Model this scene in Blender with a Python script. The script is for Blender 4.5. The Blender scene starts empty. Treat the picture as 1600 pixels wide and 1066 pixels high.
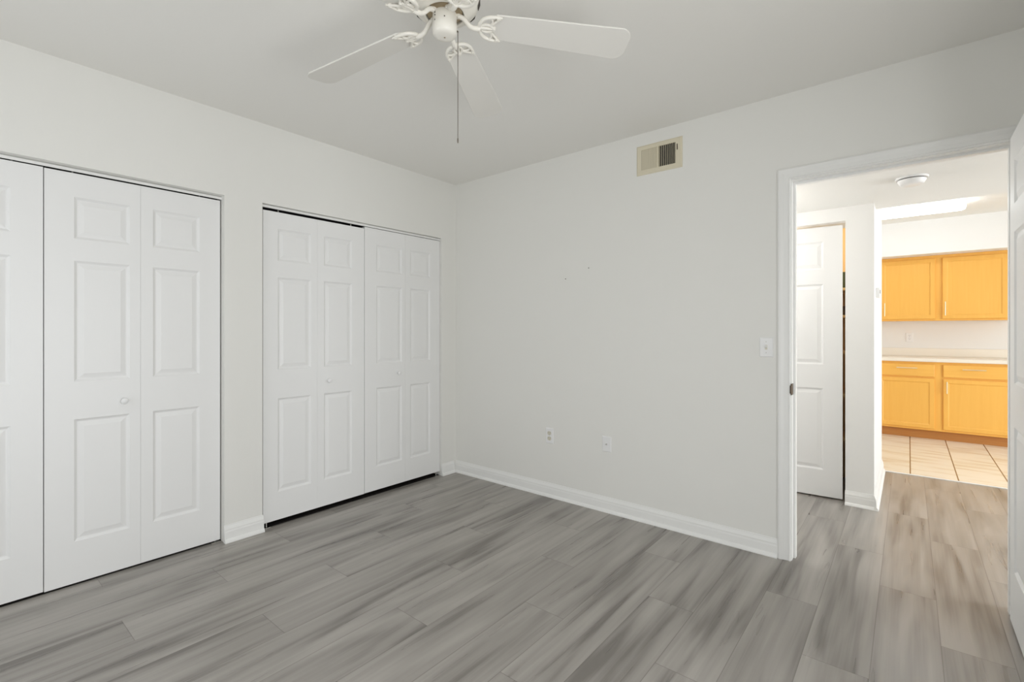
import bpy, bmesh, math, random
from mathutils import Vector, Matrix
random.seed(7)
S = bpy.context.scene
COL = S.collection
PI = math.pi
R = math.radians

# ------------------------------------------------------------------ camera
cam = bpy.data.cameras.new('camera')
cam.sensor_width = 36.0
cam.lens = 750.36 / 1600 * 36.0
cam.shift_y = -15.6 / 1600
cam.clip_start = 0.05
co = bpy.data.objects.new('camera', cam)
co.location = (3.0534, -2.9244, 1.2263)
co.rotation_euler = (R(90), 0, R(39.568))
COL.objects.link(co)
S.camera = co

# ------------------------------------------------------------------ light and exposure
vs = S.view_settings
vs.view_transform = 'Standard'; vs.look = 'None'; vs.gamma = 1.0; vs.use_curve_mapping = False
vs.exposure = 0.0
S.cycles.use_denoising = True
S.cycles.max_bounces = 12
S.cycles.diffuse_bounces = 8
S.cycles.sample_clamp_indirect = 8.0
w = bpy.data.worlds.new('world'); S.world = w; w.use_nodes = True
w.node_tree.nodes['Background'].inputs[0].default_value = (0.86, 0.93, 1.0, 1)
w.node_tree.nodes['Background'].inputs[1].default_value = 0.6

def area(name, loc, direction, sx, sy, power, color):
    l = bpy.data.lights.new(name, 'AREA'); l.shape = 'RECTANGLE'; l.size = sx; l.size_y = sy
    l.energy = power; l.color = color
    o = bpy.data.objects.new(name, l); o.location = loc
    o.rotation_euler = Vector(direction).to_track_quat('-Z', 'Y').to_euler()
    COL.objects.link(o)
    return o
# daylight outside the bedroom window, in the wall behind the camera
area('daylight_bedroom', (1.15, -3.85, 1.40), (0, 1, -0.03), 1.6, 1.9, 11, (0.975, 0.99, 1.0))
area('daylight_bedroom_side', (3.85, -2.45, 1.03), (-1, 0, 0.0), 1.8, 1.6, 46, (0.975, 0.99, 1.0))
# daylight outside the living room window, far right beyond the hall
area('daylight_living', (7.25, 1.2, 1.15), (-1, 0, -0.02), 2.0, 2.0, 132, (0.95, 0.975, 1.0))

# ------------------------------------------------------------------ materials
def new_mat(name, color, rough=0.5, metal=0.0, spec=0.5):
    m = bpy.data.materials.new(name); m.use_nodes = True
    b = m.node_tree.nodes['Principled BSDF']
    b.inputs['Base Color'].default_value = (*color, 1); b.inputs['Roughness'].default_value = rough
    b.inputs['Metallic'].default_value = metal; b.inputs['Specular IOR Level'].default_value = spec
    return m
def N(m, t, **kw):
    n = m.node_tree.nodes.new(t)
    for k, v in kw.items(): setattr(n, k, v)
    return n
def L(m, a, b): m.node_tree.links.new(a, b)
def math_node(m, op, a, b=None, c=None):
    n = N(m, 'ShaderNodeMath', operation=op)
    for i, v in enumerate((a, b, c)):
        if v is None: continue
        if isinstance(v, (int, float)): n.inputs[i].default_value = v
        else: L(m, v, n.inputs[i])
    return n.outputs[0]
def paint(name, color, rough, bump=0.03, scale=140, spec=0.3):
    m = new_mat(name, color, rough, 0, spec)
    b = m.node_tree.nodes['Principled BSDF']
    tc = N(m, 'ShaderNodeTexCoord'); no = N(m, 'ShaderNodeTexNoise')
    no.inputs['Scale'].default_value = scale; no.inputs['Detail'].default_value = 3
    L(m, tc.outputs['Object'], no.inputs['Vector'])
    bp = N(m, 'ShaderNodeBump'); bp.inputs['Strength'].default_value = bump; bp.inputs['Distance'].default_value = 0.004
    L(m, no.outputs['Fac'], bp.inputs['Height']); L(m, bp.outputs[0], b.inputs['Normal'])
    return m
M = {}
M['wall'] = paint('wall_paint', (0.80, 0.795, 0.765), 0.75, 0.06, 90)
M['ceiling'] = paint('ceiling_paint', (0.83, 0.82, 0.79), 0.85, 0.08, 70)
M['door'] = paint('door_paint', (0.83, 0.83, 0.825), 0.42, 0.015, 200, 0.4)
M['trim'] = new_mat('trim_paint', (0.84, 0.84, 0.825), 0.4, 0, 0.4)
M['hall_wall'] = paint('hall_wall_paint', (0.82, 0.815, 0.80), 0.7, 0.05, 90)
M['closet_wall'] = paint('closet_shade_paint', (0.22, 0.21, 0.20), 0.8, 0.05, 90)  # darkened colour puts the closed closets' shade into the walls
M['gap_shade'] = paint('door_gap_shade', (0.035, 0.032, 0.030), 1.0, 0.6, 400, 0.0)  # near-black colour stands in for shade in the gaps under the doors
M['plastic'] = new_mat('white_plastic', (0.84, 0.84, 0.84), 0.35)
M['ivory'] = new_mat('ivory_plastic', (0.66, 0.63, 0.53), 0.4)
M['vent'] = new_mat('cream_enamel', (0.70, 0.645, 0.50), 0.45)
M['fan'] = new_mat('fan_enamel', (0.80, 0.775, 0.71), 0.32)
M['blade'] = paint('blade_laminate', (0.73, 0.715, 0.675), 0.55, 0.02, 60)
M['dark'] = new_mat('dark_void', (0.012, 0.011, 0.010), 0.8)
M['slot'] = new_mat('slot_dark', (0.06, 0.05, 0.04), 0.7)
M['brass'] = new_mat('aged_brass', (0.36, 0.29, 0.19), 0.4, 0.7)
M['bronze'] = new_mat('dark_bronze', (0.10, 0.075, 0.055), 0.35, 0.8)
M['steel'] = new_mat('steel', (0.62, 0.61, 0.58), 0.3, 0.9)
M['nickel'] = new_mat('nickel_pull', (0.80, 0.70, 0.52), 0.3, 0.8)
M['chain'] = new_mat('chain_metal', (0.22, 0.19, 0.16), 0.4, 0.8)

def wood(name, c1, c2, axis, rough=0.38):
    m = new_mat(name, c1, rough, 0, 0.4)
    b = m.node_tree.nodes['Principled BSDF']
    tc = N(m, 'ShaderNodeTexCoord'); mp = N(m, 'ShaderNodeMapping')
    mp.inputs['Scale'].default_value = (40, 40, 2.2) if axis == 'Z' else (2.2, 40, 40)
    L(m, tc.outputs['Object'], mp.inputs[0])
    no = N(m, 'ShaderNodeTexNoise'); no.inputs['Scale'].default_value = 1.0; no.inputs['Detail'].default_value = 5
    no.inputs['Distortion'].default_value = 0.6
    L(m, mp.outputs[0], no.inputs['Vector'])
    r = N(m, 'ShaderNodeValToRGB')
    r.color_ramp.elements[0].position = 0.3; r.color_ramp.elements[0].color = (*c2, 1)
    r.color_ramp.elements[1].position = 0.7; r.color_ramp.elements[1].color = (*c1, 1)
    L(m, no.outputs['Fac'], r.inputs[0]); L(m, r.outputs[0], b.inputs['Base Color'])
    return m
M['maple'] = wood('honey_maple', (0.87, 0.485, 0.105), (0.845, 0.455, 0.093), 'Z')
M['maple_h'] = wood('honey_maple_horizontal', (0.88, 0.495, 0.110), (0.845, 0.455, 0.093), 'X')
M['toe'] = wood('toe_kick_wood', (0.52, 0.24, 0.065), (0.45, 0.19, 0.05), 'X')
M['pantry_wood'] = wood('pantry_wood', (0.82, 0.60, 0.28), (0.77, 0.54, 0.24), 'Z')
M['green_tin'] = new_mat('green_tin', (0.06, 0.08, 0.03), 0.4)
M['counter'] = paint('counter_laminate', (0.84, 0.79, 0.70), 0.35, 0.0, 60)

def laminate():
    m = new_mat('grey_oak_laminate', (0.2, 0.2, 0.2), 0.34, 0, 0.45)
    b = m.node_tree.nodes['Principled BSDF']
    tc = N(m, 'ShaderNodeTexCoord'); sp = N(m, 'ShaderNodeSeparateXYZ')
    L(m, tc.outputs['Object'], sp.inputs[0])
    X, Y = sp.outputs[0], sp.outputs[1]
    u = math_node(m, 'DIVIDE', math_node(m, 'ADD', X, 10 * 0.205 - 2.945), 0.205)
    pi_ = math_node(m, 'FLOOR', u); fu = math_node(m, 'FRACT', u)
    v = math_node(m, 'DIVIDE', math_node(m, 'ADD', math_node(m, 'ADD', Y, 0.01 + 24.4 - 4.10), math_node(m, 'MULTIPLY', pi_, 0.41)), 1.22)
    pj = math_node(m, 'FLOOR', v); fv = math_node(m, 'FRACT', v)
    # plank seed
    cx = N(m, 'ShaderNodeCombineXYZ'); L(m, pi_, cx.inputs[0]); L(m, pj, cx.inputs[1])
    wn = N(m, 'ShaderNodeTexWhiteNoise', noise_dimensions='2D'); L(m, cx.outputs[0], wn.inputs['Vector'])
    seed = wn.outputs['Value']
    # grain coordinates
    gx = math_node(m, 'ADD', math_node(m, 'MULTIPLY', X, 1.0), math_node(m, 'MULTIPLY', seed, 37.0))
    gy = math_node(m, 'ADD', math_node(m, 'MULTIPLY', Y, 0.11), math_node(m, 'MULTIPLY', seed, 11.0))
    g = N(m, 'ShaderNodeCombineXYZ'); L(m, gx, g.inputs[0]); L(m, gy, g.inputs[1]); L(m, math_node(m, 'MULTIPLY', seed, 5.0), g.inputs[2])
    n1 = N(m, 'ShaderNodeTexNoise'); n1.inputs['Scale'].default_value = 9.0; n1.inputs['Detail'].default_value = 2.0
    n1.inputs['Roughness'].default_value = 0.45; n1.inputs['Distortion'].default_value = 0.7
    L(m, g.outputs[0], n1.inputs['Vector'])
    # long thin dark grain streaks
    g2 = N(m, 'ShaderNodeCombineXYZ'); L(m, math_node(m, 'ADD', gx, math_node(m, 'MULTIPLY', n1.outputs['Fac'], 0.05)), g2.inputs[0]); L(m, math_node(m, 'MULTIPLY', gy, 0.45), g2.inputs[1])
    n2 = N(m, 'ShaderNodeTexNoise'); n2.inputs['Scale'].default_value = 26; n2.inputs['Detail'].default_value = 1.5
    L(m, g2.outputs[0], n2.inputs['Vector'])
    g3 = N(m, 'ShaderNodeCombineXYZ'); L(m, gx, g3.inputs[0]); L(m, math_node(m, 'MULTIPLY', gy, 0.15), g3.inputs[1])
    n3 = N(m, 'ShaderNodeTexNoise'); n3.inputs['Scale'].default_value = 130; n3.inputs['Detail'].default_value = 1
    L(m, g3.outputs[0], n3.inputs['Vector'])
    f = math_node(m, 'ADD', math_node(m, 'MULTIPLY', n1.outputs['Fac'], 0.58), math_node(m, 'ADD', math_node(m, 'MULTIPLY', n2.outputs['Fac'], 0.34), math_node(m, 'MULTIPLY', n3.outputs['Fac'], 0.08)))
    f = math_node(m, 'ADD', f, math_node(m, 'MULTIPLY', math_node(m, 'SUBTRACT', seed, 0.5), 0.04))
    r = N(m, 'ShaderNodeValToRGB')
    e = r.color_ramp.elements
    e[0].position = 0.36; e[0].color = (0.180, 0.165, 0.149, 1)
    e[1].position = 0.62; e[1].color = (0.390, 0.366, 0.338, 1)
    k = e.new(0.47); k.color = (0.298, 0.278, 0.255, 1)
    L(m, f, r.inputs[0])
    # seams
    sx = math_node(m, 'LESS_THAN', math_node(m, 'MINIMUM', fu, math_node(m, 'SUBTRACT', 1.0, fu)), 0.007)
    sy = math_node(m, 'LESS_THAN', math_node(m, 'MINIMUM', fv, math_node(m, 'SUBTRACT', 1.0, fv)), 0.0012)
    s = math_node(m, 'MAXIMUM', sx, sy)
    mx = N(m, 'ShaderNodeMixRGB'); mx.blend_type = 'MULTIPLY'
    L(m, math_node(m, 'MULTIPLY', s, 0.45), mx.inputs[0]); L(m, r.outputs[0], mx.inputs[1]); mx.inputs[2].default_value = (0.25, 0.22, 0.2, 1)
    L(m, mx.outputs[0], b.inputs['Base Color'])
    ro = math_node(m, 'ADD', math_node(m, 'MULTIPLY', n2.outputs['Fac'], 0.10), 0.24)
    L(m, ro, b.inputs['Roughness'])
    bp = N(m, 'ShaderNodeBump'); bp.inputs['Strength'].default_value = 0.25; bp.inputs['Distance'].default_value = 0.0015
    L(m, math_node(m, 'SUBTRACT', 1.0, s), bp.inputs['Height']); L(m, bp.outputs[0], b.inputs['Normal'])
    return m
M['laminate'] = laminate()

def tile():
    m = new_mat('kitchen_tile', (0.8, 0.7, 0.55), 0.25, 0, 0.5)
    b = m.node_tree.nodes['Principled BSDF']
    tc = N(m, 'ShaderNodeTexCoord'); sp = N(m, 'ShaderNodeSeparateXYZ'); L(m, tc.outputs['Object'], sp.inputs[0])
    u = math_node(m, 'DIVIDE', math_node(m, 'ADD', sp.outputs[0], 3.05 - 3.063), 0.305)
    fu = math_node(m, 'FRACT', u); iu = math_node(m, 'FLOOR', u)
    line = math_node(m, 'LESS_THAN', math_node(m, 'MINIMUM', fu, math_node(m, 'SUBTRACT', 1.0, fu)), 0.014)
    g = N(m, 'ShaderNodeCombineXYZ'); L(m, math_node(m, 'MULTIPLY', sp.outputs[0], 2.2), g.inputs[0])
    L(m, math_node(m, 'MULTIPLY', sp.outputs[1], 13.0), g.inputs[1]); L(m, math_node(m, 'MULTIPLY', iu, 7.3), g.inputs[2])
    no = N(m, 'ShaderNodeTexNoise'); no.inputs['Scale'].default_value = 1.0; no.inputs['Detail'].default_value = 5; no.inputs['Distortion'].default_value = 0.5
    L(m, g.outputs[0], no.inputs['Vector'])
    r = N(m, 'ShaderNodeValToRGB'); e = r.color_ramp.elements
    e[0].position = 0.32; e[0].color = (0.76, 0.65, 0.49, 1); e[1].position = 0.52; e[1].color = (0.91, 0.86, 0.75, 1)
    L(m, no.outputs['Fac'], r.inputs[0])
    mx = N(m, 'ShaderNodeMixRGB'); L(m, line, mx.inputs[0]); L(m, r.outputs[0], mx.inputs[1]); mx.inputs[2].default_value = (0.22, 0.14, 0.07, 1)
    L(m, mx.outputs[0], b.inputs['Base Color'])
    return m
M['tile'] = tile()

def emit(name, color, strength):
    m = bpy.data.materials.new(name); m.use_nodes = True
    b = m.node_tree.nodes['Principled BSDF']
    b.inputs['Base Color'].default_value = (0.9, 0.9, 0.88, 1); b.inputs['Roughness'].default_value = 0.4
    b.inputs['Emission Color'].default_value = (*color, 1); b.inputs['Emission Strength'].default_value = strength
    return m
M['lens'] = emit('lit_lens', (0.92, 0.965, 1.0), 8.0)

# ------------------------------------------------------------------ mesh helpers
def box(bm, x0, x1, y0, y1, z0, z1):
    vs_ = [bm.verts.new(p) for p in ((x0, y0, z0), (x1, y0, z0), (x1, y1, z0), (x0, y1, z0), (x0, y0, z1), (x1, y0, z1), (x1, y1, z1), (x0, y1, z1))]
    for f in ((3, 2, 1, 0), (4, 5, 6, 7), (0, 1, 5, 4), (1, 2, 6, 5), (2, 3, 7, 6), (3, 0, 4, 7)):
        bm.faces.new([vs_[i] for i in f])
def lathe(bm, prof, cx=0, cy=0, seg=32, cap=True):
    """prof: list of (radius, z); radius 0 makes a point"""
    rings = []
    for r, z in prof:
        if r < 1e-6: rings.append([bm.verts.new((cx, cy, z))])
        else: rings.append([bm.verts.new((cx + r * math.cos(2 * PI * i / seg), cy + r * math.sin(2 * PI * i / seg), z)) for i in range(seg)])
    for a, b in zip(rings, rings[1:]):
        for i in range(seg):
            j = (i + 1) % seg
            q = [a[i % len(a)], a[j % len(a)], b[j % len(b)], b[i % len(b)]]
            u = []
            for v in q:
                if v not in u: u.append(v)
            if len(u) > 2:
                try: bm.faces.new(u)
                except ValueError: pass
    if cap:
        for rg in (rings[0], rings[-1]):
            if len(rg) > 2:
                try: bm.faces.new(rg)
                except ValueError: pass
def tube(bm, pts, rad, seg=10):
    """swept round tube; rad a number or one per point"""
    pts = [Vector(p) for p in pts]
    rr = rad if isinstance(rad, (list, tuple)) else [rad] * len(pts)
    rings = []; up = None
    for i, p in enumerate(pts):
        t = (pts[min(i + 1, len(pts) - 1)] - pts[max(i - 1, 0)]).normalized()
        if up is None:
            up = t.orthogonal().normalized()
        up = (up - t * up.dot(t)).normalized(); s = t.cross(up)
        rings.append([bm.verts.new(p + (up * math.cos(2 * PI * k / seg) + s * math.sin(2 * PI * k / seg)) * rr[i]) for k in range(seg)])
    for a, b in zip(rings, rings[1:]):
        for k in range(seg):
            bm.faces.new((a[k], a[(k + 1) % seg], b[(k + 1) % seg], b[k]))
    bm.faces.new(rings[0][::-1]); bm.faces.new(rings[-1])
def extrude_profile(bm, prof, origin, out, along, length):
    """profile points (d outwards, z) swept along a wall"""
    o = Vector(origin); out = Vector(out); al = Vector(along)
    a = [bm.verts.new(o + out * d + Vector((0, 0, z))) for d, z in prof]
    b = [bm.verts.new(o + al * length + out * d + Vector((0, 0, z))) for d, z in prof]
    n = len(prof)
    for i in range(n): bm.faces.new((a[i], a[(i + 1) % n], b[(i + 1) % n], b[i]))
    bm.faces.new(a[::-1]); bm.faces.new(b)
def obj(name, bm, mat, parent=None, smooth=False, bevel=0.0, loc=None, rot=None):
    bmesh.ops.recalc_face_normals(bm, faces=bm.faces)
    me = bpy.data.meshes.new(name); bm.to_mesh(me); bm.free()
    me.materials.append(mat)
    o = bpy.data.objects.new(name, me); COL.objects.link(o)
    if smooth:
        for p in me.polygons: p.use_smooth = True
        es = o.modifiers.new('split', 'EDGE_SPLIT'); es.split_angle = R(38)
    if bevel:
        bv = o.modifiers.new('bevel', 'BEVEL'); bv.width = bevel; bv.segments = 2; bv.limit_method = 'ANGLE'; bv.angle_limit = R(40)
    if parent: o.parent = parent
    if loc: o.location = loc
    if rot: o.rotation_euler = rot
    return o
def boxes(name, mat, bl, parent=None, bevel=0.0):
    bm = bmesh.new()
    for b in bl: box(bm, *b)
    return obj(name, bm, mat, parent, False, bevel)
def tag(o, label=None, cat=None, group=None, kind=None):
    if label: o['label'] = label
    if cat: o['category'] = cat
    if group: o['group'] = group
    if kind: o['kind'] = kind
    return o
def thing(name, label, cat, loc=(0, 0, 0), rz=0.0, group=None, kind=None):
    o = bpy.data.objects.new(name, None); o.empty_display_size = 0.05
    COL.objects.link(o); o.location = loc; o.rotation_euler = (0, 0, rz)
    return tag(o, label, cat, group, kind)
def struct(o, label, cat): return tag(o, label, cat, None, 'structure')

# ------------------------------------------------------------------ setting: shell
H = 2.50          # bedroom and kitchen ceiling
HH = 2.105        # dropped hall ceiling
OP = 2.013        # closet opening height
RW = 3.66         # right wall
FW = -3.66        # wall behind the camera
HB = 1.198        # hall far wall face
KE = 2.40         # where the tile starts
LV = 7.0          # living room far wall

bm = bmesh.new(); box(bm, -0.85, LV + 0.1, FW - 0.1, KE, -0.06, 0.0)
struct(obj('floor', bm, M['laminate']), 'grey wood-grain laminate plank floor of bedroom and hall', 'floor')
bm = bmesh.new(); box(bm, -0.75, -0.052, FW + 0.1, -1.79, -0.001, 0.003); box(bm, -0.75, -0.027, -1.68, -0.09, -0.001, 0.003)  # sheets added to turn the gaps under the folding doors black
struct(obj('floor_closet_shade', bm, M['gap_shade']), 'added near-black sheet on the closet floors, imitating shade under the folding doors', 'floor')
bm = bmesh.new(); box(bm, 1.8, LV + 0.1, KE + 0.001, 4.95, -0.06, 0.001)
struct(obj('floor_kitchen', bm, M['tile']), 'pale beige tile floor of the kitchen', 'floor')
bm = bmesh.new(); box(bm, -0.85, RW + 0.1, FW - 0.1, 0.115, H, H + 0.08)
struct(obj('ceiling', bm, M['ceiling']), 'plain white bedroom ceiling the fan hangs from', 'ceiling')
bm = bmesh.new(); box(bm, 1.8, 4.7, 0.115, 1.42, HH, H + 0.08)
struct(obj('ceiling_hall', bm, M['ceiling']), 'lowered white hall ceiling beyond the doorway', 'ceiling')
boxes_k = [(1.8, 4.7, 1.42, 4.95, H, H + 0.08), (4.7, LV + 0.1, 0.115, 4.95, H, H + 0.08)]
struct(boxes('ceiling_kitchen', M['ceiling'], boxes_k), 'white kitchen ceiling carrying the fluorescent light', 'ceiling')

WT = 0.11
C1 = (-3.29, -1.842); C2 = (-1.630, -0.1665)
struct(boxes('wall_left', M['wall'], [
    (-WT, 0, FW, C1[0], 0, H), (-WT, 0, C1[1], C2[0], 0, H), (-WT, 0, C2[1], 0, 0, H),
    (-WT, 0, C1[0], C1[1], OP, H), (-WT, 0, C2[0], C2[1], OP, H)]), 'white left wall holding the two closet openings', 'wall')
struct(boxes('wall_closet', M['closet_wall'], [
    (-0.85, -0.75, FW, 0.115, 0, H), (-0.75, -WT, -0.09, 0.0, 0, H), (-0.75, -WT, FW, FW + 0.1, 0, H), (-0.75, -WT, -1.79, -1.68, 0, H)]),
    'inner walls of the closets behind the folding doors, coloured dark to imitate shade', 'wall')
DX0, DX1, DH = 2.572, 3.398, 2.03
struct(boxes('wall_back', M['wall'], [
    (-0.85, DX0 - 0.015, 0, 0.115, 0, H), (DX1 + 0.015, RW + 0.1, 0, 0.115, 0, H), (DX0 - 0.015, DX1 + 0.015, 0, 0.115, DH + 0.015, H),
    (RW + 0.1, LV + 0.1, 0.0, 0.115, 0, H)]), 'plain white back wall pierced by the doorway', 'wall')
# right wall and rear wall, each with a window opening
wy0, wy1 = -3.3, -1.6
struct(boxes('wall_right', M['wall'], [(RW, RW + 0.12, FW, wy0, 0, H), (RW, RW + 0.12, wy1, 0, 0, H), (RW, RW + 0.12, wy0, wy1, 0, 0.08), (RW, RW + 0.12, wy0, wy1, 1.98, H)]), 'white right wall of the bedroom, outside the photo', 'wall')
vx0, vx1, wz0, wz1 = 0.30, 2.00, 0.40, 2.12
struct(boxes('wall_front', M['wall'], [
    (0, vx0, FW - 0.12, FW, 0, H), (vx1, RW + 0.12, FW - 0.12, FW, 0, H), (vx0, vx1, FW - 0.12, FW, 0, wz0), (vx0, vx1, FW - 0.12, FW, wz1, H)]),
    'white wall behind the camera', 'wall')
struct(boxes('window_2', M['trim'], [(RW + .03, RW + .08, wy0, wy0 + .05, .08, 1.98), (RW + .03, RW + .08, wy1 - .05, wy1, .08, 1.98), (RW + .03, RW + .08, wy0 + .05, wy1 - .05, .08, .13), (RW + .03, RW + .08, wy0 + .05, wy1 - .05, 1.93, 1.98), (RW + .035, RW + .075, -2.475, -2.425, .13, 1.93)], None, 0.003),
    'white window frame in the right wall, outside the photo', 'window')
struct(boxes('window_1', M['trim'], [(vx0, vx0 + .05, FW - .08, FW - .03, wz0, wz1), (vx1 - .05, vx1, FW - .08, FW - .03, wz0, wz1),
    (vx0 + .05, vx1 - .05, FW - .08, FW - .03, wz0, wz0 + .05), (vx0 + .05, vx1 - .05, FW - .08, FW - .03, wz1 - .05, wz1), (vx0 + .05, vx1 - .05, FW - .075, FW - .035, 1.24, 1.28)], None, 0.003),
    'white window frame behind the camera, outside the photo', 'window')

# hall closet block, kitchen walls, living room walls
HX0, HX1, HDH = 1.96, 2.707, 2.008      # hall closet opening
WE = 2.870                               # end face of the hall closet wall
struct(boxes('wall_hall', M['hall_wall'], [
    (1.70, HX0, HB, HB + 0.1, 0, HH), (HX1, WE, HB, HB + 0.1, 0, HH), (HX0, HX1, HB, HB + 0.1, HDH, HH),
    (WE - 0.1, WE, HB + 0.1, KE, 0, H), (1.70, WE - 0.1, KE - 0.1, KE, 0, H), (1.70, 1.80, 0.115, HB, 0, H), (1.70, 1.80, HB + 0.1, KE - 0.1, 0, H),
    (HX1, WE, 1.42, 1.43, HH, H)]),
    'white hall wall around the closet, its end facing the kitchen passage', 'wall')
struct(boxes('wall_kitchen', M['hall_wall'], [
    (1.8, LV + 0.1, 4.85, 4.95, 0, H), (2.62, 2.72, 3.9, 4.85, 0, H), (1.70, 1.80, KE, 4.95, 0, H)]), 'white kitchen wall behind the honey coloured cabinets', 'wall')
SOF_Y, SOF_Z = 4.33, 2.112
struct(boxes('wall_soffit', M['hall_wall'], [(2.72, 4.3, SOF_Y, 4.85, SOF_Z, H)]), 'white boxed soffit above the upper kitchen cabinets', 'wall')
struct(boxes('wall_living', M['hall_wall'], [(LV, LV + 0.1, 0.115, 0.2, 0, H), (LV, LV + 0.1, 2.2, 4.85, 0, H), (LV, LV + 0.1, 0.2, 2.2, 0, 0.15), (LV, LV + 0.1, 0.2, 2.2, 2.15, H)]),
       'far living room wall, outside the photo', 'wall')

# ------------------------------------------------------------------ trim: casing, jamb, baseboards, tracks
CW = 0.062
def casing_bm():
    bm = bmesh.new()
    # cross-section (t across from the inner edge outwards, d out of the wall)
    prof = [(0, 0), (0, .009), (.004, .012), (.008, .012), (.011, .009), (.030, .010), (.046, .016), (.054, .017), (CW, .012), (CW, 0)]
    xi0, xi1, zi = DX0 - 0.004, DX1 + 0.004, DH + 0.004
    path = []
    for t, d in prof:
        path.append([(xi0 - t, -d, 0), (xi0 - t, -d, zi + t), (xi1 + t, -d, zi + t), (xi1 + t, -d, 0)])
    vv = [[bm.verts.new(p) for p in ps] for ps in path]
    n = len(vv)
    for i in range(n):
        a, b = vv[i], vv[(i + 1) % n]
        for k in range(3): bm.faces.new((a[k], a[k + 1], b[k + 1], b[k]))
    bm.faces.new([v[0] for v in vv]); bm.faces.new([v[3] for v in vv][::-1])
    return bm
struct(obj('trim_1', casing_bm(), M['trim']), 'white moulded casing around the bedroom doorway', 'door casing')
jb = boxes('trim_2', M['trim'], [
    (DX0 - 0.014, DX0, 0.0, 0.115, 0, DH), (DX1, DX1 + 0.014, 0.0, 0.115, 0, DH), (DX0 - 0.014, DX1 + 0.014, 0.0, 0.115, DH, DH + 0.014),
    (DX0, DX0 + 0.011, 0.045, 0.08, 0, DH), (DX1 - 0.011, DX1, 0.045, 0.08, 0, DH), (DX0 + 0.011, DX1 - 0.011, 0.045, 0.08, DH - 0.011, DH)])
struct(jb, 'white door jamb lining the bedroom doorway', 'door frame')
bm = bmesh.new(); box(bm, DX0 - 0.003, DX0 + 0.002, -0.012, 0.036, 0.885, 0.945)
sp_ = obj('strike_plate', bm, M['bronze'], jb, bevel=0.001); sp_['label'] = 'dark bronze strike plate'
bm = bmesh.new(); box(bm, DX0 - 0.007, DX0 + 0.0015, -0.0165, -0.006, 0.893, 0.937)
lip = obj('strike_lip', bm, M['bronze'], sp_, bevel=0.003)

BASE = [(0, 0), (.026, 0), (.026, .006), (.021, .016), (.014, .022), (.013, .060), (.011, .068), (.011, .076), (.007, .086), (.004, .094), (.003, .100), (0, .100)]
bm = bmesh.new(); extrude_profile(bm, BASE, (0, 0, 0), (0, -1, 0), (1, 0, 0), DX0 - 0.004 - CW)
struct(obj('baseboard_back', bm, M['trim']), 'long white baseboard along the plain back wall', 'baseboard')
bm = bmesh.new()
extrude_profile(bm, BASE, (0, C1[1] - 0.004, 0), (1, 0, 0), (0, 1, 0), C2[0] - C1[1] + 0.008)
struct(obj('baseboard_left', bm, M['trim']), 'short white baseboard between the two closets', 'baseboard')
bm = bmesh.new()
extrude_profile(bm, BASE, (0, C2[1] - 0.003, 0), (1, 0, 0), (0, 1, 0), -C2[1] + 0.003 - 0.026)
struct(obj('baseboard_corner', bm, M['trim']), 'stub of white baseboard in the room corner beside the closet', 'baseboard')
bm = bmesh.new()
extrude_profile(bm, BASE, (HX1 - 0.002, HB, 0), (0, -1, 0), (1, 0, 0), WE - HX1 + 0.002)
extrude_profile(bm, BASE, (WE, HB - 0.026, 0), (1, 0, 0), (0, 1, 0), KE - HB + 0.02)
struct(obj('baseboard_hall', bm, M['trim']), 'white baseboard wrapping the end of the hall wall', 'baseboard')
bm = bmesh.new(); box(bm, WE + 0.026, 5.0, KE - 0.012, KE + 0.012, 0, 0.005)
struct(obj('trim_3', bm, M['trim'], bevel=0.002), 'pale strip where hall laminate meets kitchen tile', 'floor trim')
def track(name, y0, y1, fx, label):
    t = boxes(name, M['trim'], [(fx - 0.027, fx - 0.013, y0, y1, OP - 0.006, OP), (fx - 0.033, fx + 0.0025, y0, y1, OP - 0.008, OP - 0.006), (fx, fx + 0.0025, y0, y1, OP - 0.019, OP - 0.008)])
    struct(t, label, 'door track')
track('trim_4', C1[0], C1[1], -0.045, 'white metal track above the left closet doors')
track('trim_5', C2[0], C2[1], -0.020, 'white metal track above the closet doors nearest the corner')

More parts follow.
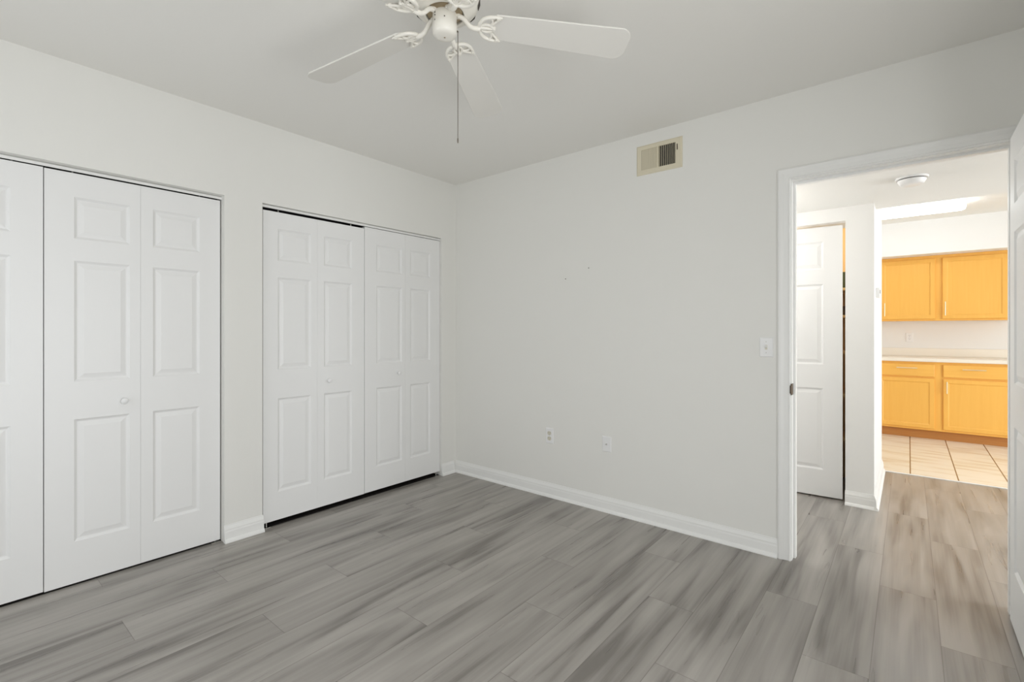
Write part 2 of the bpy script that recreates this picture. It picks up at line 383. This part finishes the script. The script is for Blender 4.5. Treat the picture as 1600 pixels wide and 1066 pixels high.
# ------------------------------------------------------------------ panelled doors
def rect_ring(bm, outer, inner):
    for i in range(4):
        j = (i + 1) % 4
        bm.faces.new((outer[i], outer[j], inner[j], inner[i]))
def panel_door_bm(wd, z0, z1, th, cols, rows, both=True):
    """leaf in local coords: x 0..wd, front face y=0 facing -y, back y=th; cols/rows are the panel spans"""
    bm = bmesh.new()
    xs = sorted({0, wd, *[c for p in cols for c in p]}); zs = sorted({z0, z1, *[r for p in rows for r in p]})
    def face_side(y, sgn):
        cache = {}
        def V(x, z, dy=0.0):
            k = (round(x, 5), round(z, 5), round(dy, 5))
            if k not in cache: cache[k] = bm.verts.new((x, y + sgn * dy, z))
            return cache[k]
        for i in range(len(xs) - 1):
            for j in range(len(zs) - 1):
                a, b, c, d = xs[i], xs[i + 1], zs[j], zs[j + 1]
                if (a, b) in cols and (c, d) in rows:
                    prev = [V(a, c), V(b, c), V(b, d), V(a, d)]
                    for ins, dep in ((.004, .0035), (.011, .0085), (.016, .0085), (.034, .0035), (.037, .0025)):
                        cur = [V(a + ins, c + ins, dep), V(b - ins, c + ins, dep), V(b - ins, d - ins, dep), V(a + ins, d - ins, dep)]
                        rect_ring(bm, prev, cur); prev = cur
                    bm.faces.new(prev)
                else:
                    bm.faces.new((V(a, c), V(b, c), V(b, d), V(a, d)))
        return cache
    f = face_side(0.0, 1.0)
    if both: g = face_side(th, -1.0)
    # edges
    bnd = [(0, z) for z in zs] + [(x, z1) for x in xs[1:]] + [(wd, z) for z in reversed(zs[:-1])] + [(x, z0) for x in reversed(xs[1:-1])]
    fv = [f[(round(x, 5), round(z, 5), 0.0)] for x, z in bnd]
    if both: gv = [g[(round(x, 5), round(z, 5), 0.0)] for x, z in bnd]
    else: gv = [bm.verts.new((x, th, z)) for x, z in bnd]
    n = len(bnd)
    for i in range(n): bm.faces.new((fv[i], fv[(i + 1) % n], gv[(i + 1) % n], gv[i]))
    if not both: bm.faces.new(gv[::-1])
    return bm
ROWS = [(0.210, 0.800), (0.982, 1.566), (1.672, 1.873)]
def knob_bm(r=0.016):
    bm = bmesh.new()
    lathe(bm, [(0, 0.0), (r * .62, 0.0), (r * .60, .004), (r * .38, .008), (r * .42, .013), (r * .85, .018), (r, .024), (r * .92, .029), (r * .55, .0325), (0, .034)], seg=24)
    return bm
def bifold(name, spans, zb, zt, knob_leaf, knob_y, knob_z, label, brackets, FX=-0.045):
    """spans: list of (y0,y1,panel y0,panel y1) from left to right in the photo (towards +y)"""
    y0 = spans[0][0]
    t = thing(name, label, 'closet door', (FX, y0, 0), R(90), None, 'structure')
    for i, (a, b, c, d) in enumerate(spans):
        a2 = a + (0.0004 if i else 0.0); b2 = b - (0.0004 if i == 0 else 0.0)
        bm = panel_door_bm(b2 - a2, zb, zt, 0.034, [(round(c - a2, 4), round(d - a2, 4))], ROWS, False)
        lf = obj('door_leaf', bm, M['door'], t, loc=(a2 - y0, 0, 0))
    bm = knob_bm()
    k = obj('knob', bm, M['plastic'], t, smooth=True, loc=(knob_y - y0, 0.001, knob_z), rot=(R(90), 0, 0))
    for y in brackets:
        bm = bmesh.new(); box(bm, -0.022, 0.022, -0.002, 0.030, 0.0, 0.003); lathe(bm, [(.004, .003), (.004, zb + .002)], 0, .016, 12)
        br = obj('pivot_bracket', bm, M['steel'], t, loc=(y - y0, 0, 0)); br['label'] = 'steel floor pivot bracket'
    for y in (spans[0][0] + .10, spans[-1][1] - .10) if len(spans) > 1 else (spans[0][1] - .1,):
        bm = bmesh.new(); lathe(bm, [(.0035, zt - .002), (.0035, OP - .006)], 0, .017, 10)
        pv = obj('guide_pin', bm, M['steel'], t, loc=(y - y0, 0, 0))
    return t
# left closet: the two leaves cut by the left edge of the photo and the pair beside them
bifold('door_1', [(-3.283, -2.957, -3.176, -3.005), (-2.957, -2.5925, -2.912, -2.697)], 0.014, 1.9885, 1, -2.89, 0.872,
       'white panelled closet door cut off by the left edge of the photo', [-3.25])
bifold('door_2', [(-2.589, -2.225, -2.485, -2.270), (-2.225, -1.850, -2.172, -1.954)], 0.011, 1.9865, 0, -2.296, 0.870,
       'white panelled folding closet door, full height, widest in the photo, left of the short baseboard', [-1.872])
bifold('door_3', [(-1.618, -1.264, -1.528, -1.309), (-1.264, -0.9035, -1.218, -1.004)], 0.034, 1.977, 1, -1.187, 0.887,
       'left white folding door of the closet nearest the corner, hanging slightly low', [-1.592], -0.020)
bifold('door_4', [(-0.8995, -0.533, -0.800, -0.564), (-0.533, -0.1695, -0.483, -0.276)], 0.036, 1.9905, 0, -0.605, 0.900,
       'right white folding door of the closet, beside the room corner', [-0.198], -0.020)

# bedroom door, swung open against the right side of the opening
bd = thing('door_5', 'white six-panel bedroom door standing open at the right edge of the photo', 'door', (3.383, -0.022, 0), R(-90), None, 'structure')
bm = panel_door_bm(0.81, 0.012, 2.036, 0.035, [(0.103, 0.355), (0.455, 0.707)], [(0.245, 0.836), (1.012, 1.629), (1.743, 1.922)], True)
obj('door_leaf', bm, M['door'], bd)
for z in (0.22, 1.02, 1.79):
    bm = bmesh.new(); lathe(bm, [(.006, z - .045), (.006, z + .045)], -0.006, 0.035, 12); box(bm, -0.0015, 0.0, 0.006, 0.034, z - .044, z + .044)
    obj('hinge', bm, M['steel'], bd)

# hall closet door, slightly ajar
hd = thing('door_6', 'white six-panel hall closet door slightly ajar, seen through the doorway', 'door', (1.985, 1.213, 0), R(4.0), None, 'structure')
bm = panel_door_bm(0.702, 0.012, 1.992, 0.034, [(0.10, 0.30), (0.385, 0.585)], [(0.205, 0.805), (0.980, 1.572), (1.680, 1.884)], False)
obj('door_leaf', bm, M['door'], hd)
bm = knob_bm(.018); obj('knob', bm, M['plastic'], hd, smooth=True, loc=(0.345, 0.001, 0.93), rot=(R(90), 0, 0))
bm = bmesh.new(); box(bm, 0.005, 0.05, 0.004, 0.03, 0.0, 0.012); obj('pivot_bracket', bm, M['steel'], hd)

# wooden pantry shelving just inside the hall closet, seen through the gap beside its door
ps = thing('pantry_shelf', 'honey wood shelving glimpsed in the gap beside the hall closet door', 'shelf', (2.2, 1.55, 0))
for x0, x1, y0, y1, nm in ((0.50, 0.52, 0.0, 0.42, 'side_panel'), (-0.32, -0.30, 0.0, 0.42, 'side_panel'), (-0.30, 0.50, 0.405, 0.42, 'back_panel')):
    bm = bmesh.new(); box(bm, x0, x1, y0, y1, 0, 2.09); obj(nm, bm, M['pantry_wood'], ps)
for z in (0.38, 0.72, 1.05, 1.33, 1.54):
    bm = bmesh.new(); box(bm, -0.30, 0.50, 0.0, 0.405, z, z + 0.02); obj('shelf_board', bm, M['pantry_wood'], ps)
for x, z, w_, h_, mt, lb in ((0.40, 1.562, .15, .13, 'green_tin', 'dark green container on the pantry shelf, seen in the door gap'), (0.40, 1.352, .15, .07, 'bronze', 'low dark box on the pantry shelf below the green container')):
    bm = bmesh.new(); box(bm, x - w_ / 2, x + w_ / 2, .10, .22, 0, h_)
    tag(obj('storage_box', bm, M[mt], None, False, .004, loc=(2.2, 1.55, z)), lb, 'box')
pb = bpy.data.lights.new('pantry_bulb', 'POINT'); pb.energy = 5; pb.color = (1.0, 0.95, 0.84); pb.shadow_soft_size = 0.04
po = bpy.data.objects.new('pantry_bulb', pb); po.location = (2.35, 1.46, 2.02); COL.objects.link(po)

# ------------------------------------------------------------------ ceiling fan
FXc, FYc, FB = 1.822, -1.798, 2.2835
fan = thing('ceiling_fan', 'cream five-blade ceiling fan with a pull chain and no light', 'ceiling fan', (FXc, FYc, 0))
bm = bmesh.new(); lathe(bm, [(0, 2.5), (.072, 2.5), (.072, 2.488), (.060, 2.462), (.034, 2.446), (.016, 2.442), (0, 2.442)]); obj('canopy', bm, M['fan'], fan, smooth=True)
bm = bmesh.new(); lathe(bm, [(.012, 2.45), (.012, 2.412)], seg=16); obj('downrod', bm, M['fan'], fan, smooth=True)
bm = bmesh.new()
lathe(bm, [(.020, 2.437), (.050, 2.432), (.095, 2.42), (.114, 2.404), (.121, 2.384), (.121, 2.364), (.115, 2.346), (.102, 2.329), (.085, 2.317), (.070, 2.312), (.066, 2.314), (.066, 2.332), (0, 2.332)], seg=48)
mh = obj('motor_housing', bm, M['fan'], fan, smooth=True)
for k in range(10):
    a = 2 * PI * k / 10 + 0.12
    bm = bmesh.new(); q = []
    for r_, z_, da in ((0.1225, 2.361, -.11), (0.1225, 2.361, .11), (0.1165, 2.342, .11), (0.1165, 2.342, -.11)):
        q.append(bm.verts.new(((r_ + .0006) * math.cos(a + da), (r_ + .0006) * math.sin(a + da), z_)))
    q2 = [bm.verts.new((v.co.x * .985, v.co.y * .985, v.co.z + .001)) for v in q]
    bm.faces.new(q); bm.faces.new(q2[::-1])
    for i in range(4): bm.faces.new((q[i], q[(i + 1) % 4], q2[(i + 1) % 4], q2[i]))
    o = obj('vent_slot', bm, M['slot'], mh); o['label'] = 'dark ventilation slot'
bm = bmesh.new(); lathe(bm, [(0, 2.33), (.062, 2.33), (.062, 2.318), (.056, 2.315), (0, 2.315)], seg=32); fw_ = obj('flywheel', bm, M['brass'], fan, smooth=True); fw_['label'] = 'tarnished brass-coloured flywheel'
bm = bmesh.new(); lathe(bm, [(.030, 2.325), (.038, 2.322), (.0412, 2.316), (.0415, 2.307), (.0415, 2.283), (.0425, 2.2815), (.0425, 2.259), (.0410, 2.249), (.0365, 2.242), (.027, 2.238), (.012, 2.2365), (0, 2.2365)], seg=40)
sh = obj('switch_housing', bm, M['fan'], fan, smooth=True)
ca = math.atan2(-0.77, 0.64)
for da, z in ((0.12, 2.284), (-0.75, 2.304), (-0.75, 2.295), (-0.75, 2.279)):
    p = Vector((.0415 * math.cos(ca + da), .0415 * math.sin(ca + da), z)); q = p * 1.0; q.x *= 1.03; q.y *= 1.03
    bm = bmesh.new(); tube(bm, [p, q], .0022, 8); o = obj('screw', bm, M['slot'], sh)
bm = bmesh.new(); lathe(bm, [(0, 2.2345), (.003, 2.2355), (.003, 2.238)], seg=10); o = obj('cap_nut', bm, M['brass'], sh)
# pull chain hangs from the right side of the switch housing (as seen from the bed side)
ra = R(39.6); px, py = .0445 * math.cos(ra), .0445 * math.sin(ra)
bm = bmesh.new()
tube(bm, [(px * .88, py * .88, 2.258), (px * 1.0, py * 1.0, 2.258), (px * 1.02, py * 1.02, 2.255)], .003, 8)
z = 2.254
while z > 1.893:
    lathe(bm, [(0, z + .0019), (.0014, z + .001), (.0014, z - .001), (0, z - .0019)], px * 1.02, py * 1.02, 6); z -= .0036
tube(bm, [(px * 1.02, py * 1.02, 2.254), (px * 1.02, py * 1.02, 1.89)], .0006, 5)
ch = obj('pull_chain', bm, M['chain'], fan, smooth=True)
bm = bmesh.new(); lathe(bm, [(0, 1.893), (.0022, 1.890), (.0028, 1.880), (.0020, 1.874), (0, 1.872)], px * 1.02, py * 1.02, 12); obj('chain_pendant', bm, M['chain'], ch, smooth=True)

def blade_outline():
    pts = []
    x0, x1, w0, w1 = 0.158, 0.652, 0.052, 0.070
    pts += [(x0, -w0 * .72), (x0 + .018, -w0)]
    pts += [(x0 + (x1 - x0) * t, -(w0 + (w1 - w0) * t)) for t in (.3, .6, .86)]
    rc = .045
    for k in range(1, 8):
        a = -PI / 2 + (PI / 2) * k / 8
        pts.append((x1 - rc + rc * math.cos(a), -(w1 - rc) + rc * math.sin(a)))
    up = [(x, -y) for x, y in reversed(pts)]
    return pts + up
def blade_bm():
    bm = bmesh.new(); o_ = blade_outline()
    a = [bm.verts.new((x, y, 0)) for x, y in o_]; b = [bm.verts.new((x, y, .006)) for x, y in o_]
    bm.faces.new(a[::-1]); bm.faces.new(b)
    for i in range(len(a)): bm.faces.new((a[i], a[(i + 1) % len(a)], b[(i + 1) % len(a)], b[i]))
    return bm
def bez(p0, p1, p2, p3, n=10):
    p0, p1, p2, p3 = map(Vector, (p0, p1, p2, p3))
    return [p0 * (1 - t) ** 3 + p1 * 3 * t * (1 - t) ** 2 + p2 * 3 * t * t * (1 - t) + p3 * t ** 3 for t in [i / n for i in range(n + 1)]]
def arm_neck_bm():
    bm = bmesh.new()
    # neck from the flywheel down and out to the bracket (blade frame, z relative to blade underside)
    top = 2.314 - FB
    tube(bm, bez((.046, 0, top), (.078, 0, top - .004), (.074, 0, -.016), (.122, 0, -.008), 12), [.0085] * 3 + [.0078] * 7 + [.0085, .009, .0085], 12)
    tube(bm, [(.046, 0, top + .004), (.046, 0, top - .004)], .012, 12)
    return bm
def arm_fork_bm():
    bm = bmesh.new()
    z = -.006
    for s in (-1, 1):
        tube(bm, bez((.148, s * .002, z), (.152, s * .040, z), (.178, s * .052, z), (.226, s * .050, z), 12), [.007] * 3 + [.0065] * 6 + [.006, .005, .004, .003], 10)
        tube(bm, bez((.150, s * .002, z), (.168, s * .020, z), (.182, s * .018, z), (.198, s * .004, z), 8), .0048, 8)
        tube(bm, bez((.186, s * .044, z), (.196, s * .036, z), (.196, s * .024, z), (.186, s * .013, z), 8), .0042, 8)
        tube(bm, bez((.192, s * .016, z), (.204, s * .030, z), (.212, s * .040, z), (.220, s * .047, z), 8), .0042, 8)
    tube(bm, [(.150, 0, z), (.170, 0, z), (.206, 0, z)], [.008, .006, .004], 10)
    for (x, y) in ((.200, 0), (.212, .046), (.212, -.046)):
        lathe(bm, [(.005, -.012), (.006, -.009), (.006, .0005)], x, y, 10)
    bmesh.ops.translate(bm, verts=bm.verts, vec=(-.030, 0, 0))
    return bm
base_ang = 190.3; pitch = R(11)
blade0 = None
for k in range(5):
    a = R(base_ang - 72 * k)
    rot = Matrix.Rotation(a, 4, 'Z') @ Matrix.Translation((.155, 0, FB)) @ Matrix.Rotation(R(3.6), 4, 'Y') @ Matrix.Rotation(-pitch, 4, 'X') @ Matrix.Translation((-.155, 0, 0))
    rot_arm = Matrix.Rotation(a, 4, 'Z') @ Matrix.Translation((0, 0, FB))
    if k == 0:
        blade0 = obj('blade', blade_bm(), M['blade'], fan, bevel=.0015)
        fork0 = obj('blade_bracket', arm_fork_bm(), M['fan'], blade0, smooth=True)
        neck0 = obj('blade_arm', arm_neck_bm(), M['fan'], fan, smooth=True)
        b, f, n_ = blade0, fork0, neck0
    else:
        b = blade0.copy(); f = fork0.copy(); n_ = neck0.copy()
        for x in (b, f, n_): COL.objects.link(x)
        b.parent = fan; f.parent = b; n_.parent = fan
    b.matrix_local = rot; n_.matrix_local = rot_arm

# ------------------------------------------------------------------ wall fittings
def wall_vent():
    x0, x1, z0, z1 = 1.690, 1.988, 2.230, 2.420
    t = thing('wall_vent', 'cream metal air vent high on the back wall', 'vent', (x0, 0, z0))
    W_, H_ = x1 - x0, z1 - z0
    ox0, ox1, oz0, oz1, mid = 0.036, W_ - 0.040, 0.030, H_ - 0.030, 0.146
    bm = bmesh.new()
    outer = [(0, 0), (W_, 0), (W_, H_), (0, H_)]; 
    def ring(pts, y): return [bm.verts.new((x, y, z)) for x, z in pts]
    ins = lambda d: [(d, d), (W_ - d, d), (W_ - d, H_ - d), (d, H_ - d)]
    op = [(ox0, oz0), (ox1, oz0), (ox1, oz1), (ox0, oz1)]
    rs = [ring(outer, 0), ring(ins(.001), -.003), ring(ins(.009), -.0085), ring(op, -.0085), ring(op, 0.0)]
    for a, b in zip(rs, rs[1:]): rect_ring(bm, a, b)
    box(bm, mid - .004, mid + .004, -.0085, -.001, oz0, oz1)
    obj('frame', bm, M['vent'], t)
    bm = bmesh.new(); box(bm, ox0 - .004, ox1 + .004, -0.001, -0.0004, oz0 - .004, oz1 + .004)
    o = obj('duct_opening', bm, M['dark'], t); o['label'] = 'dark duct opening'
    for (a, b, ang) in ((ox0, mid - .004, 38), (mid + .004, ox1, -50)):
        bm = bmesh.new(); n = 9
        for i in range(n):
            c = a + (b - a) * (i + .5) / n; hw = (.0054 if ang > 0 else .0044)
            dx, dy = hw * math.cos(R(ang)), hw * math.sin(R(ang))
            cy = -.0048
            th = .0006
            vs_ = []
            for z in (oz0, oz1):
                for s, tt in ((-1, -1), (1, -1), (1, 1), (-1, 1)):
                    vs_.append(bm.verts.new((c + s * dx - tt * th * math.sin(R(ang)), cy + s * dy + tt * th * math.cos(R(ang)), z)))
            for f in ((0, 1, 2, 3), (7, 6, 5, 4), (0, 4, 5, 1), (1, 5, 6, 2), (2, 6, 7, 3), (3, 7, 4, 0)):
                bm.faces.new([vs_[q] for q in f])
        obj('louver_bank', bm, M['vent'], t)
    bm = bmesh.new(); box(bm, ox1 + .008, ox1 + .013, -.011, -.0075, oz1 - .050, oz1 - .015)
    o = obj('damper_lever', bm, M['bronze'], t); o['label'] = 'dark damper lever'
    for x in (.012, W_ - .012):
        bm = bmesh.new(); tube(bm, [(x, -.007, H_ * .42), (x, -.0095, H_ * .42)], .003, 10); obj('screw', bm, M['vent'], t)
wall_vent()

def plate_bm(wd=.070, ht=.114, d=.0055):
    bm = bmesh.new()
    prof = [(0, 0.0), (0, .0018), (.0015, .0038), (.0045, d)]
    prev = None
    for i, (ins, dep) in enumerate(prof):
        cur = [bm.verts.new((sx * (wd / 2 - ins), -dep, sz * (ht / 2 - ins))) for sx, sz in ((-1, -1), (1, -1), (1, 1), (-1, 1))]
        if prev: rect_ring(bm, prev, cur)
        else: bm.faces.new(cur)
        prev = cur
    bm.faces.new(prev)
    return bm
def outlet(name, label, loc, rz, recept, group=None):
    t = thing(name, label, 'outlet', loc, rz, group)
    obj('cover_plate', plate_bm(), M['plastic'], t)
    for s in (1, -1):
        bm = bmesh.new()
        pts = []
        for k in range(28):
            a = 2 * PI * k / 28; x = .0172 * math.cos(a); z = max(-.0142, min(.0142, .0172 * math.sin(a)))
            pts.append((x, z + s * .0195))
        a_ = [bm.verts.new((x, -.0050, z)) for x, z in pts]; b_ = [bm.verts.new((x, -.0068, z)) for x, z in pts]
        bm.faces.new(b_)
        for i in range(28): bm.faces.new((a_[i], a_[(i + 1) % 28], b_[(i + 1) % 28], b_[i]))
        rc = obj('receptacle', bm, recept, t)
        bm = bmesh.new()
        for x, h in ((-.0063, .008), (.0063, .0065)):
            box(bm, x - .0012, x + .0012, -.0071, -.0060, s * .0195 + .004 - h / 2, s * .0195 + .004 + h / 2)
        tube(bm, [(0, -.0060, s * .0195 - .0085), (0, -.0071, s * .0195 - .0085)], .0024, 10)
        o = obj('slots', bm, M['slot'], rc); o['label'] = 'dark outlet slots'
    bm = bmesh.new(); tube(bm, [(0, -.005, 0), (0, -.0066, 0)], .0028, 10); obj('screw', bm, M['steel'], t)
    return t
outlet('wall_outlet', 'white duplex outlet low on the back wall, ivory sockets', (1.000, 0, 0.450), 0, M['ivory'])
outlet('wall_outlet', 'white outlet on the kitchen wall between counter and upper cabinets', (3.060, 4.85, 1.148), 0, M['plastic'])
outlet('wall_outlet', 'white outlet on the narrow hall wall end, near the floor', (WE, 2.15, 0.365), R(90), M['plastic'])
t = thing('cable_jack', 'small white cable jack plate low on the back wall, right of the outlet', 'jack plate', (1.473, 0, 0.459))
obj('cover_plate', plate_bm(.068, .104), M['plastic'], t)
bm = bmesh.new(); tube(bm, [(0, -.005, 0), (0, -.008, 0)], .0055, 6); tube(bm, [(0, -.007, 0), (0, -.014, 0)], .0042, 12); o = obj('jack', bm, M['steel'], t); o['label'] = 'metal threaded jack'
t = thing('light_switch', 'white wall switch beside the doorway casing', 'light switch', (2.450, 0, 1.137))
obj('cover_plate', plate_bm(.068, .108), M['plastic'], t)
bm = bmesh.new(); box(bm, -.006, .006, -.0075, -.005, -.0125, .0125); tp = obj('toggle_frame', bm, M['ivory'], t)
bm = bmesh.new()
vs_ = [bm.verts.new(p) for p in ((-.0045, -.006, -.005), (.0045, -.006, -.005), (.0045, -.006, .006), (-.0045, -.006, .006), (-.0038, -.017, .005), (.0038, -.017, .005), (.0038, -.016, .010), (-.0038, -.016, .010))]
for f in ((3, 2, 1, 0), (4, 5, 6, 7), (0, 1, 5, 4), (1, 2, 6, 5), (2, 3, 7, 6), (3, 0, 4, 7)): bm.faces.new([vs_[i] for i in f])
obj('toggle', bm, M['plastic'], t)
for z in (-.030, .030):
    bm = bmesh.new(); tube(bm, [(0, -.005, z), (0, -.0066, z)], .003, 10); obj('screw', bm, M['steel'], t)
for (x, z, lb) in ((1.141, 1.603, 'tiny dark nail left in the back wall, the lower of two'), (1.332, 1.666, 'tiny dark nail left in the back wall, the higher of two')):
    bm = bmesh.new(); tube(bm, [(x, 0.0, z), (x, -.005, z)], .0030, 8); tag(obj('nail', bm, M['bronze']), lb, 'nail', 'nails in the back wall')
# thermostat on the hall wall end
t = thing('thermostat', 'small white thermostat on the hall wall end, above the outlet', 'thermostat', (WE, 1.47, 1.505), R(90))
bm = bmesh.new(); box(bm, -.045, .045, -.022, 0, -.035, .035); obj('body', bm, M['plastic'], t, bevel=.004)
bm = bmesh.new(); box(bm, -.028, .028, -.0232, -.021, -.006, .020); o = obj('display', bm, M['slot'], t); o['label'] = 'dark display'

# smoke detector on the hall ceiling
t = thing('smoke_detector', 'round white smoke detector on the lowered hall ceiling', 'smoke detector', (3.066, 0.655, HH))
bm = bmesh.new(); lathe(bm, [(0, 0), (.076, 0), (.076, -.006), (.072, -.010), (0, -.010)], seg=40); obj('base_plate', bm, M['plastic'], t, smooth=True)
bm = bmesh.new(); lathe(bm, [(0, -.010), (.061, -.010), (.061, -.015), (0, -.015)], seg=40); o = obj('sensor_gap', bm, M['slot'], t); o['label'] = 'dark sensor slot'
bm = bmesh.new(); lathe(bm, [(0, -.015), (.066, -.015), (.065, -.020), (.056, -.036), (.048, -.041), (0, -.041)], seg=40); obj('cover', bm, M['plastic'], t, smooth=True)

# ------------------------------------------------------------------ kitchen
def frame_door(name, x0, x1, z0, z1, y, parent, mat, st=0.052):
    """recessed-panel cabinet door; front at y-0.019, local to the cabinet at world coordinates"""
    bm = bmesh.new(); f = y - .019
    def ring(i, yy): return [bm.verts.new(p) for p in ((x0 + i, yy, z0 + i), (x1 - i, yy, z0 + i), (x1 - i, yy, z1 - i), (x0 + i, yy, z1 - i))]
    rs = [ring(0, y), ring(0, f + .004), ring(.004, f), ring(st - .012, f), ring(st - .006, f + .0035), ring(st, f + .008)]
    bm.faces.new(rs[0])
    for a, b in zip(rs, rs[1:]): rect_ring(bm, a, b)
    bm.faces.new(rs[-1])
    return obj(name, bm, mat, parent)
def bar_pull(parent, x, z, y, ln, vertical):
    bm = bmesh.new(); d = .030
    if vertical:
        tube(bm, [(x, y - d, z - ln / 2), (x, y - d, z + ln / 2)], .0052, 10)
        for s in (-1, 1): tube(bm, [(x, y, z + s * ln * .32), (x, y - d, z + s * ln * .32)], .0045, 8)
    else:
        tube(bm, [(x - ln / 2, y - d, z), (x + ln / 2, y - d, z)], .0052, 10)
        for s in (-1, 1): tube(bm, [(x + s * ln * .32, y, z), (x + s * ln * .32, y - d, z)], .0045, 8)
    o = obj('handle', bm, M['nickel'], parent, smooth=True); o['label'] = 'slim metal bar handle'
    return o
BY = 4.250      # base cabinet face
def base_cabinet(x0, x1, dx0, dx1, pull_x, label):
    t = thing('base_cabinet', label, 'cabinet', (0, 0, 0), 0, 'base cabinets under the kitchen counter')
    boxes('body', M['maple'], [(x0, x1, BY, 4.848, 0.105, 0.878)], t)
    boxes('toe_kick', M['toe'], [(x0, x1, BY + 0.065, 4.8, 0.0, 0.105)], t)['label'] = 'darker wood toe kick'
    dr = boxes('drawer', M['maple_h'], [(dx0, dx1, BY - .019, BY, 0.712, 0.850)], t, bevel=.005)
    bar_pull(dr, pull_x, 0.805, BY - .019, 0.185, False)
    d = frame_door('door', dx0, dx1, 0.128, 0.692, BY, t, M['maple'])
    bar_pull(d, dx0 + .03, 0.60, BY - .019, 0.13, True)
    return t
base_cabinet(2.735, 3.311, 2.775, 3.276, 3.035, 'left honey maple base cabinet with one drawer, beside the hall wall end')
base_cabinet(3.311, 3.945, 3.347, 3.905, 3.595, 'right honey maple base cabinet with one drawer, nearest the open bedroom door')
ct = thing('countertop', 'cream laminate countertop with low backsplash on the base cabinets', 'countertop', (0, 0, 0))
bm = bmesh.new(); box(bm, 2.722, 3.97, BY - .035, 4.848, 0.878, 0.918); obj('counter_slab', bm, M['counter'], ct, bevel=.006)
bm = bmesh.new(); box(bm, 2.722, 3.97, 4.828, 4.848, 0.918, 1.015); obj('backsplash', bm, M['counter'], ct, bevel=.004)
UY = 4.555
def upper_cabinet(x0, x1, dx0, dx1, pull_x, label):
    t = thing('upper_cabinet', label, 'cabinet', (0, 0, 0), 0, 'upper cabinets under the soffit')
    boxes('body', M['maple'], [(x0, x1, UY, 4.848, 1.348, SOF_Z - .001)], t)
    d = frame_door('door', dx0, dx1, 1.368, 2.075, UY, t, M['maple'])
    bar_pull(d, pull_x, 1.485, UY - .019, 0.16, True)
    return t
upper_cabinet(2.735, 3.322, 2.785, 3.290, 2.825, 'left honey maple upper cabinet, beside the hall wall end')
upper_cabinet(3.322, 3.93, 3.352, 3.885, 3.377, 'right honey maple upper cabinet, nearest the open bedroom door')
# fluorescent ceiling fixture
ft = thing('ceiling_light', 'long lit white fluorescent fixture on the kitchen ceiling', 'ceiling light', (3.13, 3.50, H))
bm = bmesh.new(); box(bm, -.36, .355, -.10, .10, -.022, 0); obj('housing', bm, M['plastic'], ft, bevel=.003)
bm = bmesh.new()
prof = [(-.105, -.018), (-.108, -.045), (-.095, -.072), (-.06, -.082), (.06, -.082), (.095, -.072), (.108, -.045), (.105, -.018)]
a_ = [bm.verts.new((-.355, y, z)) for y, z in prof]; b_ = [bm.verts.new((.325, y, z)) for y, z in prof]
c_ = [bm.verts.new((.350, y * .9, -.045 + (z + .045) * .7)) for y, z in prof]
for A, B in ((a_, b_), (b_, c_)):
    for i in range(len(prof)): bm.faces.new((A[i], A[(i + 1) % len(prof)], B[(i + 1) % len(prof)], B[i]))
bm.faces.new(a_[::-1]); bm.faces.new(c_)
obj('lens', bm, M['lens'], ft, smooth=True)

# added flush lamp, unseen left of the doorway, to brighten the hall
hl = thing('hall_fill_lamp', 'added round flush lamp on the lowered hall ceiling, unseen left of the doorway, brightening the hall', 'ceiling light', (2.12, 0.62, HH))
bm = bmesh.new(); lathe(bm, [(0, 0), (.14, 0), (.14, -.02), (.125, -.022), (0, -.022)], seg=36); obj('base_plate', bm, M['plastic'], hl, smooth=True)
bm = bmesh.new(); lathe(bm, [(.125, -.022), (.12, -.05), (.09, -.075), (.04, -.088), (0, -.09)], seg=36); obj('glass_dome', bm, M['lens'], hl, smooth=True)
pl = bpy.data.lights.new('hall_fill_bulb', 'POINT'); pl.energy = 5; pl.color = (1.0, 0.94, 0.88); pl.shadow_soft_size = 0.08
po = bpy.data.objects.new('hall_fill_bulb', pl); po.location = (2.12, 0.62, HH - .19); COL.objects.link(po)
